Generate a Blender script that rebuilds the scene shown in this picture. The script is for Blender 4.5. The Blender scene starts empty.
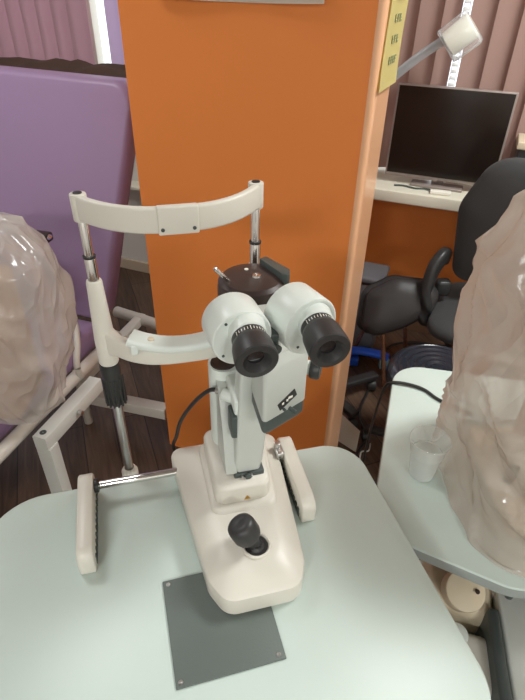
import bpy, bmesh, math, random
from mathutils import Vector, Matrix, noise
random.seed(4)
R = math.radians
col = bpy.context.scene.collection

# ------------------------------------------------------------------ materials
def mat(name, color, rough=.5, metal=0, bump=0, bscale=60, coat=0, vary=0, vscale=8, trans=0, alpha=1, ior=1.45, spec=.5, sss=0, sheen=0):
    m = bpy.data.materials.new(name); m.use_nodes = True
    nt = m.node_tree; b = nt.nodes['Principled BSDF']
    b.inputs['Base Color'].default_value = (*color, 1)
    b.inputs['Roughness'].default_value = rough
    b.inputs['Metallic'].default_value = metal
    b.inputs['Coat Weight'].default_value = coat
    b.inputs['Transmission Weight'].default_value = trans
    b.inputs['Alpha'].default_value = alpha
    b.inputs['IOR'].default_value = ior
    b.inputs['Specular IOR Level'].default_value = spec
    b.inputs['Sheen Weight'].default_value = sheen
    tc = nt.nodes.new('ShaderNodeTexCoord')
    if vary:
        n = nt.nodes.new('ShaderNodeTexNoise'); n.inputs['Scale'].default_value = vscale; n.inputs['Detail'].default_value = 4
        mx = nt.nodes.new('ShaderNodeMix'); mx.data_type = 'RGBA'
        mx.inputs[6].default_value = (*[c*(1-vary) for c in color], 1)
        mx.inputs[7].default_value = (*[min(1, c*(1+vary)) for c in color], 1)
        nt.links.new(tc.outputs['Object'], n.inputs['Vector']); nt.links.new(n.outputs['Fac'], mx.inputs[0]); nt.links.new(mx.outputs[2], b.inputs['Base Color'])
    if bump:
        n = nt.nodes.new('ShaderNodeTexNoise'); n.inputs['Scale'].default_value = bscale; n.inputs['Detail'].default_value = 3
        bp = nt.nodes.new('ShaderNodeBump'); bp.inputs['Strength'].default_value = bump; bp.inputs['Distance'].default_value = .002
        nt.links.new(tc.outputs['Object'], n.inputs['Vector']); nt.links.new(n.outputs['Fac'], bp.inputs['Height']); nt.links.new(bp.outputs['Normal'], b.inputs['Normal'])
    return m

def lin(r, g, b):
    f = lambda c: (c/255/12.92) if c/255 <= .04045 else ((c/255+.055)/1.055)**2.4
    return (f(r), f(g), f(b))

M = {}
M['table'] = mat('table_laminate', lin(198, 212, 205), .36, bump=.05, bscale=400, vary=.015)
M['edge'] = mat('table_edge', lin(150, 158, 154), .5)
M['ivory'] = mat('ivory_plastic', lin(212, 208, 197), .36, bump=.03, bscale=500)
M['white'] = mat('white_enamel', lin(216, 223, 217), .33, bump=.02, bscale=500)
M['greywhite'] = mat('grey_white_paint', lin(192, 196, 190), .35, bump=.03, bscale=400)
M['darkgrey'] = mat('dark_grey_metal', lin(70, 78, 76), .4)
M['black'] = mat('black_plastic', lin(46, 46, 46), .4)
M['softblack'] = mat('soft_black_rubber', lin(50, 49, 49), .42, bump=.05, bscale=600)
M['brownblack'] = mat('brown_black_paint', lin(62, 48, 44), .4, bump=.03)
M['lens'] = mat('dark_lens', (.006, .006, .008), .08, coat=1)
M['chrome'] = mat('chrome', (.75, .74, .72), .13, metal=1)
M['steel'] = mat('satin_steel', (.55, .55, .54), .3, metal=1)
M['bronze'] = mat('bronze_tube', lin(190, 140, 112), .25, metal=.8)
M['plate'] = mat('grey_plate', lin(98, 107, 102), .5, metal=.15, bump=.15, bscale=300, vary=.05, vscale=12)
M['orange'] = mat('orange_wall_paint', lin(226, 132, 62), .5, bump=.15, bscale=90, vary=.03, vscale=3)
M['peach'] = mat('peach_painted_light', lin(224, 172, 132), .3, coat=.4, vary=.05, vscale=4)  # orange paint made paler: window light on the column edge, put into colour
M['whitewall'] = mat('white_wall_paint', lin(214, 210, 204), .6, bump=.1, bscale=90)
M['skirt'] = mat('cream_skirting', lin(196, 180, 158), .5)
M['skirt_brown'] = mat('brown_skirting', lin(118, 88, 66), .5, vary=.15, vscale=14)
M['sill'] = mat('white_sill', lin(222, 218, 200), .35)
M['purple'] = mat('lilac_vinyl', lin(158, 132, 166), .42, bump=.12, bscale=160, vary=.03, vscale=4)
M['tube'] = mat('cream_tube_paint', lin(200, 194, 184), .4)
M['frame'] = mat('white_steel_frame', lin(204, 206, 200), .4)
M['cardboard'] = mat('brown_cardboard', lin(96, 72, 60), .8, bump=.4, bscale=40, vary=.25, vscale=9)
M['leather'] = mat('black_leatherette', lin(52, 50, 50), .42, bump=.25, bscale=260)
M['fabric'] = mat('black_fabric', lin(58, 58, 58), .85, bump=.4, bscale=700, sheen=.1)
M['gloss'] = mat('gloss_black', lin(42, 45, 54), .2, coat=.3)
M['greycloth'] = mat('grey_vinyl', lin(104, 104, 108), .5)
M['blue'] = mat('blue_plastic', lin(44, 98, 222), .35)
M['teal'] = mat('pale_teal_plastic', lin(120, 168, 176), .4)
M['paper'] = mat('white_paper', lin(232, 228, 216), .7)
M['note'] = mat('yellow_note_paper', lin(228, 216, 150), .6)
M['ink'] = mat('grey_green_ink', lin(140, 146, 104), .7)
M['darkink'] = mat('brown_grey_ink', lin(120, 105, 95), .7)
M['cable'] = mat('black_cable', lin(36, 36, 36), .45)
M['beige'] = mat('beige_plastic', lin(214, 200, 174), .45)
M['peachbeige'] = mat('peach_beige_plastic', lin(196, 160, 128), .5)
M['screen'] = mat('dark_screen', lin(34, 26, 22), .22, spec=.3)
M['bezel'] = mat('silver_bezel', lin(150, 138, 132), .4, metal=.3)
M['amber'] = mat('amber_label', lin(206, 160, 50), .5)
M['lamp'] = mat('wrapped_white_lamp', lin(250, 250, 236), .25, coat=.5)
M['curtain_l'] = mat('mauve_blind_fabric', lin(186, 150, 160), .8, bump=.3, bscale=300, vary=.05, vscale=20)
M['curtain_r'] = mat('brown_mauve_blind_fabric', lin(142, 112, 106), .8, bump=.3, bscale=300, vary=.06, vscale=20)
M['light_segment'] = mat('white_light_chain', lin(238, 240, 240), .3)  # white stands for window light showing through the blind gap
M['lilacblind'] = mat('pale_lilac_blind', lin(205, 192, 212), .7, vary=.04)

def translucent(name, color, amt=.5):           # fabric lit from behind by the window
    m = mat(name, color, .8); nt = m.node_tree; b = nt.nodes['Principled BSDF']
    t = nt.nodes.new('ShaderNodeBsdfTranslucent'); t.inputs['Color'].default_value = (*color, 1)
    mx = nt.nodes.new('ShaderNodeMixShader'); mx.inputs[0].default_value = amt
    nt.links.new(b.outputs[0], mx.inputs[1]); nt.links.new(t.outputs[0], mx.inputs[2]); nt.links.new(mx.outputs[0], nt.nodes['Material Output'].inputs[0])
    return m
M['curtain_l'] = translucent('mauve_blind_fabric', lin(206, 176, 184), .5)
M['curtain_r'] = translucent('brown_mauve_blind_fabric', lin(176, 146, 136), .3)
M['lilacblind'] = translucent('pale_lilac_blind', lin(214, 198, 218), .5)

def film(name, color, clear, rough=.2, crease=0):         # thin polythene film: clear face-on, milky at grazing angles
    m = mat(name, color, rough*.8, spec=1); nt = m.node_tree; b = nt.nodes['Principled BSDF']; L = nt.links.new
    tl = nt.nodes.new('ShaderNodeBsdfTranslucent'); tl.inputs['Color'].default_value = (*color, 1)
    m1 = nt.nodes.new('ShaderNodeMixShader'); m1.inputs[0].default_value = .3
    tr = nt.nodes.new('ShaderNodeBsdfTransparent'); m2 = nt.nodes.new('ShaderNodeMixShader')
    n = nt.nodes.new('ShaderNodeTexNoise'); n.inputs['Scale'].default_value = 6; n.inputs['Detail'].default_value = 3
    tc = nt.nodes.new('ShaderNodeTexCoord'); mr = nt.nodes.new('ShaderNodeMapRange'); lw = nt.nodes.new('ShaderNodeLayerWeight'); lw.inputs['Blend'].default_value = .35
    mr.inputs[3].default_value = clear*.7; mr.inputs[4].default_value = min(1, clear*1.3)
    iv = nt.nodes.new('ShaderNodeMath'); iv.operation = 'SUBTRACT'; iv.inputs[0].default_value = 1
    mu = nt.nodes.new('ShaderNodeMath'); mu.operation = 'MULTIPLY'
    L(tc.outputs['Object'], n.inputs[0]); L(n.outputs['Fac'], mr.inputs[0]); L(lw.outputs['Facing'], iv.inputs[1]); L(mr.outputs[0], mu.inputs[0]); L(iv.outputs[0], mu.inputs[1]); L(mu.outputs[0], m2.inputs[0])
    L(b.outputs[0], m1.inputs[1]); L(tl.outputs[0], m1.inputs[2]); L(m1.outputs[0], m2.inputs[1]); L(tr.outputs[0], m2.inputs[2]); L(m2.outputs[0], nt.nodes['Material Output'].inputs[0])
    if crease:
        mp = nt.nodes.new('ShaderNodeMapping'); mp.inputs['Rotation'].default_value = (.5, .7, .3); mp.inputs['Scale'].default_value = (1, .6, .5)
        n1 = nt.nodes.new('ShaderNodeTexNoise'); n1.inputs['Scale'].default_value = 7; n1.inputs['Detail'].default_value = 1; n1.inputs['Distortion'].default_value = 1.2
        a1 = nt.nodes.new('ShaderNodeMath'); a1.operation = 'SUBTRACT'; a1.inputs[1].default_value = .5
        a2 = nt.nodes.new('ShaderNodeMath'); a2.operation = 'ABSOLUTE'; a3 = nt.nodes.new('ShaderNodeMapRange'); a3.inputs[1].default_value = 0; a3.inputs[2].default_value = .12; a3.inputs[3].default_value = 1; a3.inputs[4].default_value = 0
        bp = nt.nodes.new('ShaderNodeBump'); bp.inputs['Strength'].default_value = crease; bp.inputs['Distance'].default_value = .012
        L(tc.outputs['Object'], mp.inputs[0]); L(mp.outputs[0], n1.inputs[0]); L(n1.outputs['Fac'], a1.inputs[0]); L(a1.outputs[0], a2.inputs[0]); L(a2.outputs[0], a3.inputs[0]); L(a3.outputs[0], bp.inputs['Height'])
        L(bp.outputs['Normal'], b.inputs['Normal'])
    return m
M['film_r'] = film('polythene_film', lin(218, 207, 196), .46, .2, .55)
M['film_l'] = film('polythene_film_grey', lin(208, 203, 196), .50, .2, .55)
M['cup'] = film('clear_cup_plastic', lin(232, 238, 235), .85, .08)
M['wrap'] = film('cling_wrap', lin(235, 240, 240), .85, .12)
M['arm_wrap'] = film('arm_film', lin(215, 222, 226), .45, .12)

def wood_floor():
    m = mat('laminate_floor', lin(112, 84, 66), .38); nt = m.node_tree; b = nt.nodes['Principled BSDF']
    tc = nt.nodes.new('ShaderNodeTexCoord'); mp = nt.nodes.new('ShaderNodeMapping'); mp.inputs['Rotation'].default_value = (0, 0, R(69))
    br = nt.nodes.new('ShaderNodeTexBrick'); br.inputs['Scale'].default_value = 1; br.inputs['Brick Width'].default_value = 1.2; br.inputs['Row Height'].default_value = .13
    br.inputs['Mortar Size'].default_value = .002; br.inputs['Color1'].default_value = (*lin(104, 82, 66), 1); br.inputs['Color2'].default_value = (*lin(76, 57, 46), 1); br.inputs['Mortar'].default_value = (*lin(36, 26, 22), 1)
    m2 = nt.nodes.new('ShaderNodeMapping'); m2.inputs['Scale'].default_value = (2, 22, 1)
    n = nt.nodes.new('ShaderNodeTexNoise'); n.inputs['Scale'].default_value = 2.5; n.inputs['Detail'].default_value = 8; n.inputs['Distortion'].default_value = .6
    mr = nt.nodes.new('ShaderNodeMapRange'); mr.inputs[1].default_value = .3; mr.inputs[2].default_value = .7; mr.inputs[3].default_value = .55; mr.inputs[4].default_value = 1.25
    mx = nt.nodes.new('ShaderNodeVectorMath'); mx.operation = 'SCALE'
    L = nt.links.new
    L(tc.outputs['Object'], mp.inputs[0]); L(mp.outputs[0], br.inputs[0]); L(mp.outputs[0], m2.inputs[0]); L(m2.outputs[0], n.inputs[0]); L(n.outputs['Fac'], mr.inputs[0])
    L(br.outputs[0], mx.inputs[0]); L(mr.outputs[0], mx.inputs['Scale']); L(mx.outputs[0], b.inputs['Base Color'])
    return m
M['floor'] = wood_floor()

def emis(name, color, s):
    m = bpy.data.materials.new(name); m.use_nodes = True; nt = m.node_tree; nt.nodes.clear()
    e = nt.nodes.new('ShaderNodeEmission'); e.inputs[0].default_value = (*color, 1); e.inputs[1].default_value = s
    o = nt.nodes.new('ShaderNodeOutputMaterial'); nt.links.new(e.outputs[0], o.inputs[0]); return m
M['sky'] = emis('daylight_outside', (.88, .94, 1), 1.6)

# ------------------------------------------------------------------ mesh helpers
def new(): return bmesh.new()
def frame_to(p, q):
    p, q = Vector(p), Vector(q); d = q-p
    return Matrix.Translation(p) @ d.to_track_quat('Z', 'Y').to_matrix().to_4x4(), d.length
def box(bm, c, s, bev=0, rz=0, seg=3, mtx=None):
    r = bmesh.ops.create_cube(bm, size=1); vs = r['verts']
    T = Matrix.Translation(c) @ Matrix.Rotation(R(rz), 4, 'Z') @ (mtx or Matrix()) @ Matrix.Diagonal((*s, 1))
    bmesh.ops.transform(bm, matrix=T, verts=vs)
    if bev:
        es = list({e for v in vs for e in v.link_edges})
        bmesh.ops.bevel(bm, geom=es, offset=bev, segments=seg, affect='EDGES', profile=.5)
    return bm
def lathe(bm, p, q, prof, n=40):
    """prof = [(t along axis in metres, radius)] from p towards q"""
    T, _ = frame_to(p, q); rings = []
    for t, r in prof:
        if r < 1e-6: rings.append([bm.verts.new(T @ Vector((0, 0, t)))])
        else: rings.append([bm.verts.new(T @ Vector((r*math.cos(2*math.pi*i/n), r*math.sin(2*math.pi*i/n), t))) for i in range(n)])
    for a, b in zip(rings, rings[1:]):
        for i in range(n):
            j = (i+1) % n
            f = [a[i % len(a)], a[j % len(a)], b[j % len(b)], b[i % len(b)]]
            u = []; [u.append(v) for v in f if v not in u]
            if len(u) > 2:
                try: bm.faces.new(u)
                except ValueError: pass
    return bm
def cyl(bm, p, q, r, r2=None, bev=None, n=32):
    L = (Vector(q)-Vector(p)).length; r2 = r if r2 is None else r2
    b = min(r, r2)*.12 if bev is None else bev
    return lathe(bm, p, q, [(0, 0), (0, r-b), (b*.3, r-b*.3), (b, r), (L-b, r2), (L-b*.3, r2-b*.3), (L, r2-b), (L, 0)], n)
def smooth_path(pts, k=8):
    pts = [Vector(p) for p in pts]; out = []
    for i in range(len(pts)-1):
        a = pts[max(i-1, 0)]; b = pts[i]; c = pts[i+1]; d = pts[min(i+2, len(pts)-1)]
        for j in range(k):
            t = j/k
            out.append(.5*((2*b)+(c-a)*t+(2*a-5*b+4*c-d)*t*t+(3*b-a-3*c+d)*t**3))
    out.append(pts[-1]); return out
def sweep(bm, pts, section, up=(0, 0, 1), scales=None):
    """section = closed list of (side, up) offsets"""
    pts = [Vector(p) for p in pts]; up = Vector(up); rings = []
    for i, p in enumerate(pts):
        t = (pts[min(i+1, len(pts)-1)]-pts[max(i-1, 0)]).normalized()
        s = t.cross(up); s = s.normalized() if s.length > 1e-4 else Vector((1, 0, 0)); u = s.cross(t).normalized()
        k = scales[i] if scales else 1
        rings.append([bm.verts.new(p+s*a*k+u*b*k) for a, b in section])
    n = len(section)
    for a, b in zip(rings, rings[1:]):
        for i in range(n): bm.faces.new([a[i], a[(i+1) % n], b[(i+1) % n], b[i]])
    bm.faces.new(rings[0][::-1]); bm.faces.new(rings[-1]); return bm
def circ(r, n=12): return [(r*math.cos(2*math.pi*i/n), r*math.sin(2*math.pi*i/n)) for i in range(n)]
def rrect(w, h, r, k=4):
    o = []
    for cx, cy, a0 in ((w/2-r, h/2-r, 0), (-w/2+r, h/2-r, 90), (-w/2+r, -h/2+r, 180), (w/2-r, -h/2+r, 270)):
        for i in range(k+1):
            a = R(a0+90*i/k); o.append((cx+r*math.cos(a), cy+r*math.sin(a)))
    return o
def tube(bm, pts, r, k=8, n=12, up=(0, 0, 1), smooth=True):
    return sweep(bm, smooth_path(pts, k) if smooth else pts, circ(r, n), up)
def round_poly(pts, rad, k=8):
    out = []; n = len(pts); rad = rad if isinstance(rad, (list, tuple)) else [rad]*n
    for i in range(n):
        p = Vector(pts[i]); a = (Vector(pts[i-1])-p); b = (Vector(pts[(i+1) % n])-p)
        ang = a.angle(b); d = min(rad[i]/math.tan(ang/2), a.length*.49, b.length*.49); r_ = d*math.tan(ang/2)
        a.normalize(); b.normalize(); c = p+(a+b).normalized()*(r_/math.sin(ang/2)); s = p+a*d; e = p+b*d
        if rad[i] < 1e-5: out.append(tuple(p)); continue
        v0, v1 = s-c, e-c; tot = v0.angle_signed(v1)
        for j in range(k+1):
            th = -tot*j/k; out.append((c.x+v0.x*math.cos(th)-v0.y*math.sin(th), c.y+v0.x*math.sin(th)+v0.y*math.cos(th)))
    return out
def loft(bm, loops):
    """loops: list of lists of 3D points with the same count, capped"""
    rings = [[bm.verts.new(p) for p in L] for L in loops]; n = len(rings[0])
    for a, b in zip(rings, rings[1:]):
        for i in range(n): bm.faces.new([a[i], a[(i+1) % n], b[(i+1) % n], b[i]])
    bm.faces.new(rings[0][::-1]); bm.faces.new(rings[-1]); return bm
def prism(bm, poly, z0, z1, bev=.003):
    c = Vector((sum(p[0] for p in poly)/len(poly), sum(p[1] for p in poly)/len(poly)))
    def inset(d): return [tuple(Vector(p)-(Vector(p)-c).normalized()*d) for p in poly]
    return loft(bm, [[(*p, z0) for p in inset(bev)], [(*p, z0+bev) for p in poly], [(*p, z1-bev) for p in poly], [(*p, z1-bev*.3) for p in inset(bev*.3)], [(*p, z1) for p in inset(bev)]])
def build(name, bm, m, parent=None, smooth=True, mtx=None, angle=35):
    if mtx: bmesh.ops.transform(bm, matrix=mtx, verts=bm.verts)
    bmesh.ops.recalc_face_normals(bm, faces=bm.faces)
    me = bpy.data.meshes.new(name); bm.to_mesh(me); bm.free()
    if smooth:
        for p in me.polygons: p.use_smooth = True
        try: me.set_sharp_from_angle(angle=R(angle))
        except Exception: pass
    me.materials.append(m); o = bpy.data.objects.new(name, me); col.objects.link(o)
    if parent: o.parent = parent
    return o
def tag(o, label=None, cat=None, group=None, kind=None):
    if label: o['label'] = label
    if cat: o['category'] = cat
    if group: o['group'] = group
    if kind: o['kind'] = kind
    return o
def thing(name, label, cat, loc=(0, 0, 0), rz=0, group=None):
    o = bpy.data.objects.new(name, None); o.empty_display_size = .05; col.objects.link(o)
    o.location = loc; o.rotation_euler = (0, 0, R(rz)); return tag(o, label, cat, group)
def Fm(o, deg): return Matrix.Translation(o) @ Matrix.Rotation(R(deg), 4, 'Z')
def copy_tree(o, parent=None):
    c = o.copy(); col.objects.link(c)
    if parent: c.parent = parent
    for ch in o.children: copy_tree(ch, c)
    return c

# ------------------------------------------------------------------ room shell
W = Fm((.727, 2.4975, 0), -21)           # window wall frame: x along the wall, y into the wall
def struct(name, bm, m, mtx=None, smooth=False, parent=None):
    o = build(name, bm, m, parent, smooth, mtx)
    if not parent: o['kind'] = 'structure'
    return o
struct('floor', box(new(), (-.3, .2, -.05), (6.6, 7.4, .1)), M['floor'])
# window wall: left half white, right half orange, window openings above
bm = new(); box(bm, (-1.95, .1, .525), (2.35, .2, 1.05)); box(bm, (-1.95, .1, 2.45), (2.35, .2, .3)); box(bm, (-2.9, .1, 1.7), (.4, .2, 1.4)); struct('wall_back_left', bm, M['whitewall'], W)
bm = new(); box(bm, (.48, .1, .405), (2.51, .2, .81)); box(bm, (.48, .1, 2.45), (2.51, .2, .3)); box(bm, (-.6, .1, 1.55), (.35, .2, 1.49)); box(bm, (1.55, .1, 1.55), (.37, .2, 1.49)); struct('wall_back_right', bm, M['orange'], W)
struct('baseboard_left', box(new(), (-1.95, -.008, .035), (2.35, .016, .07), .003), M['skirt'], W)
struct('baseboard_right', box(new(), (.48, -.008, .035), (2.51, .016, .07), .003), M['skirt_brown'], W)
struct('wall_left', box(new(), (-3.0, .2, 1.3), (.1, 7.2, 2.6)), M['whitewall'])
struct('wall_right', box(new(), (2.55, .2, 1.3), (.1, 7.2, 2.6)), M['whitewall'])
struct('ceiling', box(new(), (-.3, .2, 2.65), (6.6, 7.4, .1)), M['whitewall'])
struct('wall_front', box(new(), (-.3, -3.4, 1.3), (6.6, .1, 2.6)), M['whitewall'])
# windows
def window(name, x0, x1, z0, z1):
    fr = new(); t = .05
    for c, s in (((x0+t/2, .1, (z0+z1)/2), (t, .07, z1-z0)), ((x1-t/2, .1, (z0+z1)/2), (t, .07, z1-z0)), (((x0+x1)/2, .1, z0+t/2), (x1-x0, .07, t)), (((x0+x1)/2, .1, z1-t/2), (x1-x0, .07, t)), (((x0+x1)/2, .1, (z0+z1)/2), (t, .06, z1-z0))): box(fr, c, s, .004)
    w = bpy.data.objects.new(name, None); col.objects.link(w); w['kind'] = 'structure'; w.matrix_world = W
    build('window_frame', fr, M['sill'], w)
    build('daylight_pane', box(new(), ((x0+x1)/2, .13, (z0+z1)/2), (x1-x0, .006, z1-z0)), M['sky'], w, False)
    return w
window('window_1', -2.70, -.95, 1.05, 2.3)
window('window_2', -.42, 1.37, .83, 2.3)
# sill on the right
struct('window_sill_right', box(new(), (.48, -.14, .825), (1.95, .34, .052), .006), M['sill'], W, True)
struct('window_sill_left', box(new(), (-1.9, -.05, .585), (2.1, .1, .02), .004), M['sill'], W, True)

def blind(name, x0, x1, z0, z1, y, m, label, amp=.018, per=.085, group='vertical blind strips at the left window'):
    """one cloth strip of a vertical blind, slightly curled across its width"""
    bm = new(); n = 8; rows = []
    w = x1-x0
    for z in (z0, z1):
        rows.append([(x0+w*i/n, y+amp*(math.sin(math.pi*i/n))+(.022*i/n), z) for i in range(n+1)])
    for off in (0, .0012):
        pass
    v = [[[bm.verts.new(Vector(p)+Vector((0, off, 0))) for p in r] for r in rows] for off in (0, .0015)]
    for k in range(2):
        for i in range(n): bm.faces.new([v[k][0][i], v[k][0][i+1], v[k][1][i+1], v[k][1][i]])
    for i in range(n):
        for r in (0, 1): bm.faces.new([v[0][r][i], v[0][r][i+1], v[1][r][i+1], v[1][r][i]])
    for i in (0, n): bm.faces.new([v[0][0][i], v[0][1][i], v[1][1][i], v[1][0][i]])
    o = build(name, bm, m); o.matrix_world = W
    tag(o, label, 'blind', group); return o
xs = [-2.735+.098*i for i in range(10)]
for x in xs:
    if x+.105 < -1.70: blind('blind_strip', x, x+.105, 1.165, 2.3, -.05, M['curtain_l'], 'mauve fabric strip of the vertical blind over the left window')
for x in (-1.625, -1.53, -1.435, -1.34, -1.245):
    o = blind('blind_strip', x, x+.1, .95, 2.3, -.05, M['lilacblind'], 'pale lilac blind strip between bright gap and orange column', group='pale blind strips beside the orange column', amp=.01)
x = -.50
while x < 1.4:
    if not (.02 < x+.045 < .08): pass
    x1 = x+.094
    if x < .045 < x1: blind('blind_strip', x, .036, .862, 2.3, -.05, M['curtain_r'], 'brown-mauve fabric strip of the vertical blind behind the monitor', group='vertical blind strips at the right window'); x = .072; continue
    blind('blind_strip', x, x1+.006, .862, 2.3, -.05, M['curtain_r'], 'brown-mauve fabric strip of the vertical blind behind the monitor', group='vertical blind strips at the right window'); x = x1
# chain of white segments standing for window light between the strips
ch = thing('light_chain', 'white ladder-like chain standing for window light beside the wrapped lamp head', 'light stand-in'); ch.matrix_world = W
bm = new()
z = .95
while z < 2.25: box(bm, (.054, -.056, z), (.026, .008, .014), .003, seg=2); z += .024
build('light_segment', bm, M['light_segment'], ch)['kind'] = 'stuff'
bm = new(); box(bm, (.043, -.056, 1.6), (.003, .002, 1.33)); box(bm, (.065, -.056, 1.6), (.003, .002, 1.33)); build('cord', bm, M['lilacblind'], ch)  # side cords of the chain that stands for window light

# orange column, rotated with the window wall
cw, cd = .66, .182
Cc = Fm((.236, 1.294, 0), -22)           # origin at its front right corner
bm = new(); box(bm, (-cw/2-.006, cd/2, 1.3), (cw-.012, cd, 2.6)); struct('wall_column', bm, M['orange'], Cc)
g = new()
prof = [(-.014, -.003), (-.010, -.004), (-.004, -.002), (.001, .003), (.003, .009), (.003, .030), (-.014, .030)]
loft(g, [[(x, y, 0) for x, y in prof], [(x, y, 2.6) for x, y in prof]]); struct('lit_paint_1', g, M['peach'], Cc, True)  # highlight along the rounded column corner, painted as a pale strip
bm = new(); box(bm, (-.007, cd/2+.012, 1.3), (.016, cd-.026, 2.6), .003); struct('lit_paint_2', bm, M['peach'], Cc)  # side face coloured paler for the window light falling on it

# notice on the column front, lower edge lifting off
nt_ = thing('wall_notice', 'white paper notice at the top of the orange column front', 'notice'); nt_.matrix_world = Cc
bm = new(); n = 16; a = []
for i in range(n+1):
    t = i/n; x = -.553+.427*t
    lift = .012+.006*math.sin(t*9)
    a.append([bm.verts.new((x, -lift*(1-k/4)-.002, 1.549-.004*math.sin(t*3.1)+k*.075)) for k in range(5)])
for i in range(n):
    for k in range(4): bm.faces.new([a[i][k], a[i+1][k], a[i+1][k+1], a[i][k+1]])
bmesh.ops.solidify(bm, geom=bm.faces[:], thickness=.0006); build('sheet', bm, M['paper'], nt_)
bm = new(); box(bm, (-.335, -.0165, 1.555), (.05, .0008, .004)); build('printed_line', bm, M['darkink'], nt_)

# yellow note curling off the side face
yn = thing('yellow_note', 'yellow paper note with four faded words taped to the column side', 'note'); yn.matrix_world = Cc
bm = new(); a = []
def notept(s, t):                         # s across 0..1, t down 0..1
    z = 1.72-t*.335
    y0 = .028 if t < .55 else .028-(t-.55)/.45*.02
    y1 = .182
    return Vector((.006+.008*s+.004*(1-s)*(t**2)+.002*math.sin(t*6), y0+(y1-y0)*s, z))
for i in range(9): a.append([bm.verts.new(notept(i/8, j/16)) for j in range(17)])
for i in range(8):
    for j in range(16): bm.faces.new([a[i][j], a[i+1][j], a[i+1][j+1], a[i][j+1]])
bmesh.ops.solidify(bm, geom=bm.faces[:], thickness=.0006); build('sheet', bm, M['note'], yn)
for t0, k in ((.46, 5), (.585, 3), (.705, 3), (.83, 4)):
    bm = new()
    for i in range(k):
        s0 = .30+i*.42/k
        p = notept(s0+.05, t0); box(bm, (p.x+.0016, p.y, p.z), (.0012, .005, .016))
        box(bm, (p.x+.0016, p.y+.008, p.z+(.006 if i % 2 else -.006)), (.0012, .011, .004)); box(bm, (p.x+.0016, p.y+.006, p.z), (.0012, .008, .003))
    build('faded_word', bm, M['ink'], yn)

# ------------------------------------------------------------------ instrument table
T0 = (0, .6, 0)
tb = thing('instrument_table', 'pale mint-white instrument table with rounded corners carrying the slit lamp', 'table', T0, 15)
poly = round_poly([(-.475, .138), (.236, .138), (.249, -.35), (.17, -.47), (-.44, -.47), (-.475, -.30)], [.10, .075, .09, .1, .05, .05], 10)
build('tabletop', prism(new(), poly, .775, .80, .004), M['table'], tb, angle=50)
poly2 = [(p[0]*1.002, p[1]*1.002-.0) for p in poly]
build('edge_band', prism(new(), poly2, .778, .793, .001), M['edge'], tb)
bm = new(); box(bm, (-.11, -.12, .40), (.09, .14, .752), .008); build('lift_column', bm, M['frame'], tb)
bm = new(); box(bm, (-.11, -.12, .022), (.42, .06, .04), .008); box(bm, (-.30, -.12, .03), (.05, .40, .045), .01); box(bm, (.08, -.12, .03), (.05, .40, .045), .01); build('foot', bm, M['frame'], tb)

# grey metal plate
pl = thing('metal_plate', 'grey square metal plate lying on the table under the slit lamp front', 'plate', (0, .6, .8), 15)
build('plate', box(new(), (-.1010, -.170, .0017), (.158, .162, .003), .001, 1.2), M['plate'], pl)
for x, y in ((-.171, -.245), (-.030, -.242), (-.173, -.098)):
    build('screw', lathe(new(), (x, y, .003), (x, y, .006), [(0, .0035), (.0008, .0033), (.001, .0018), (.0006, .0008), (.0006, 0)], 16), M['steel'], pl)

# rail guards
for x0, lab, y0, y1 in ((-.296, 'ivory rounded rail guard on the table, left of the slit lamp base', -.048, .13), (.083, 'ivory rounded rail guard on the table, right of the slit lamp base', -.036, .138)):
    rg = thing('rail_guard', lab, 'rail guard', (0, .6, .8), 15, 'rail guards')
    prof = round_poly([(y0, 0), (y1, 0), (y1, .056), (y0, .048)], [.004, .006, .02, .02], 6)
    bm = new()
    def ring(x, d):
        cy, cz = (y0+y1)/2, .026
        return [(x, cy+(p[0]-cy)*(1-d), cz+(p[1]-cz)*(1-d*2.2)) for p in prof]
    loft(bm, [ring(x0-.013, .025), ring(x0-.011, 0), ring(x0+.011, 0), ring(x0+.013, .025)]); build('cover', bm, M['ivory'], rg, angle=60)
    s = 1 if x0 < 0 else -1
    bm = new()
    for k in range(11):
        yy = y0+.02+k*(y1-y0-.04)/10; box(bm, (x0+s*.0135, yy, .014), (.003, .006, .012))
    box(bm, (x0+s*.0128, (y0+y1)/2, .006), (.003, y1-y0-.03, .008)); build('rack', bm, M['darkgrey'], rg)
    cy = .104
    build('wheel_socket', cyl(new(), (x0+s*.0125, cy, .036), (x0+s*.021, cy, .036), .013), M['black'], rg)

# ------------------------------------------------------------------ chin rest frame
cr = thing('chin_rest', 'ivory chin rest frame with forehead band on chrome rods behind the microscope', 'chin rest', (0, .6, .8), 15)
XL, XR, YR = -.222, .028, .164
def arc(x0, x1, y, bow, z, n=28, pw=2): return [Vector((x0+(x1-x0)*i/n, y-bow*(1-abs(2*i/n-1)**pw), z)) for i in range(n+1)]
build('forehead_band', sweep(new(), arc(XL-.004, XR+.004, YR, .071, .533, pw=2.6), rrect(.012, .036, .004)), M['ivory'], cr, angle=50)
for x in (XL, XR): build('band_socket', cyl(new(), (x, YR, .513), (x, YR, .552), .0115, bev=.002), M['ivory'], cr)
bm = new(); box(bm, (-.0955, YR-.075, .534), (.054, .013, .038), .002); build('band_plate', bm, M['ivory'], cr)
for x in (-.117, -.075): build('screw', cyl(new(), (x, YR-.0805, .523), (x, YR-.0825, .523), .0026), M['darkgrey'], cr)
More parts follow.
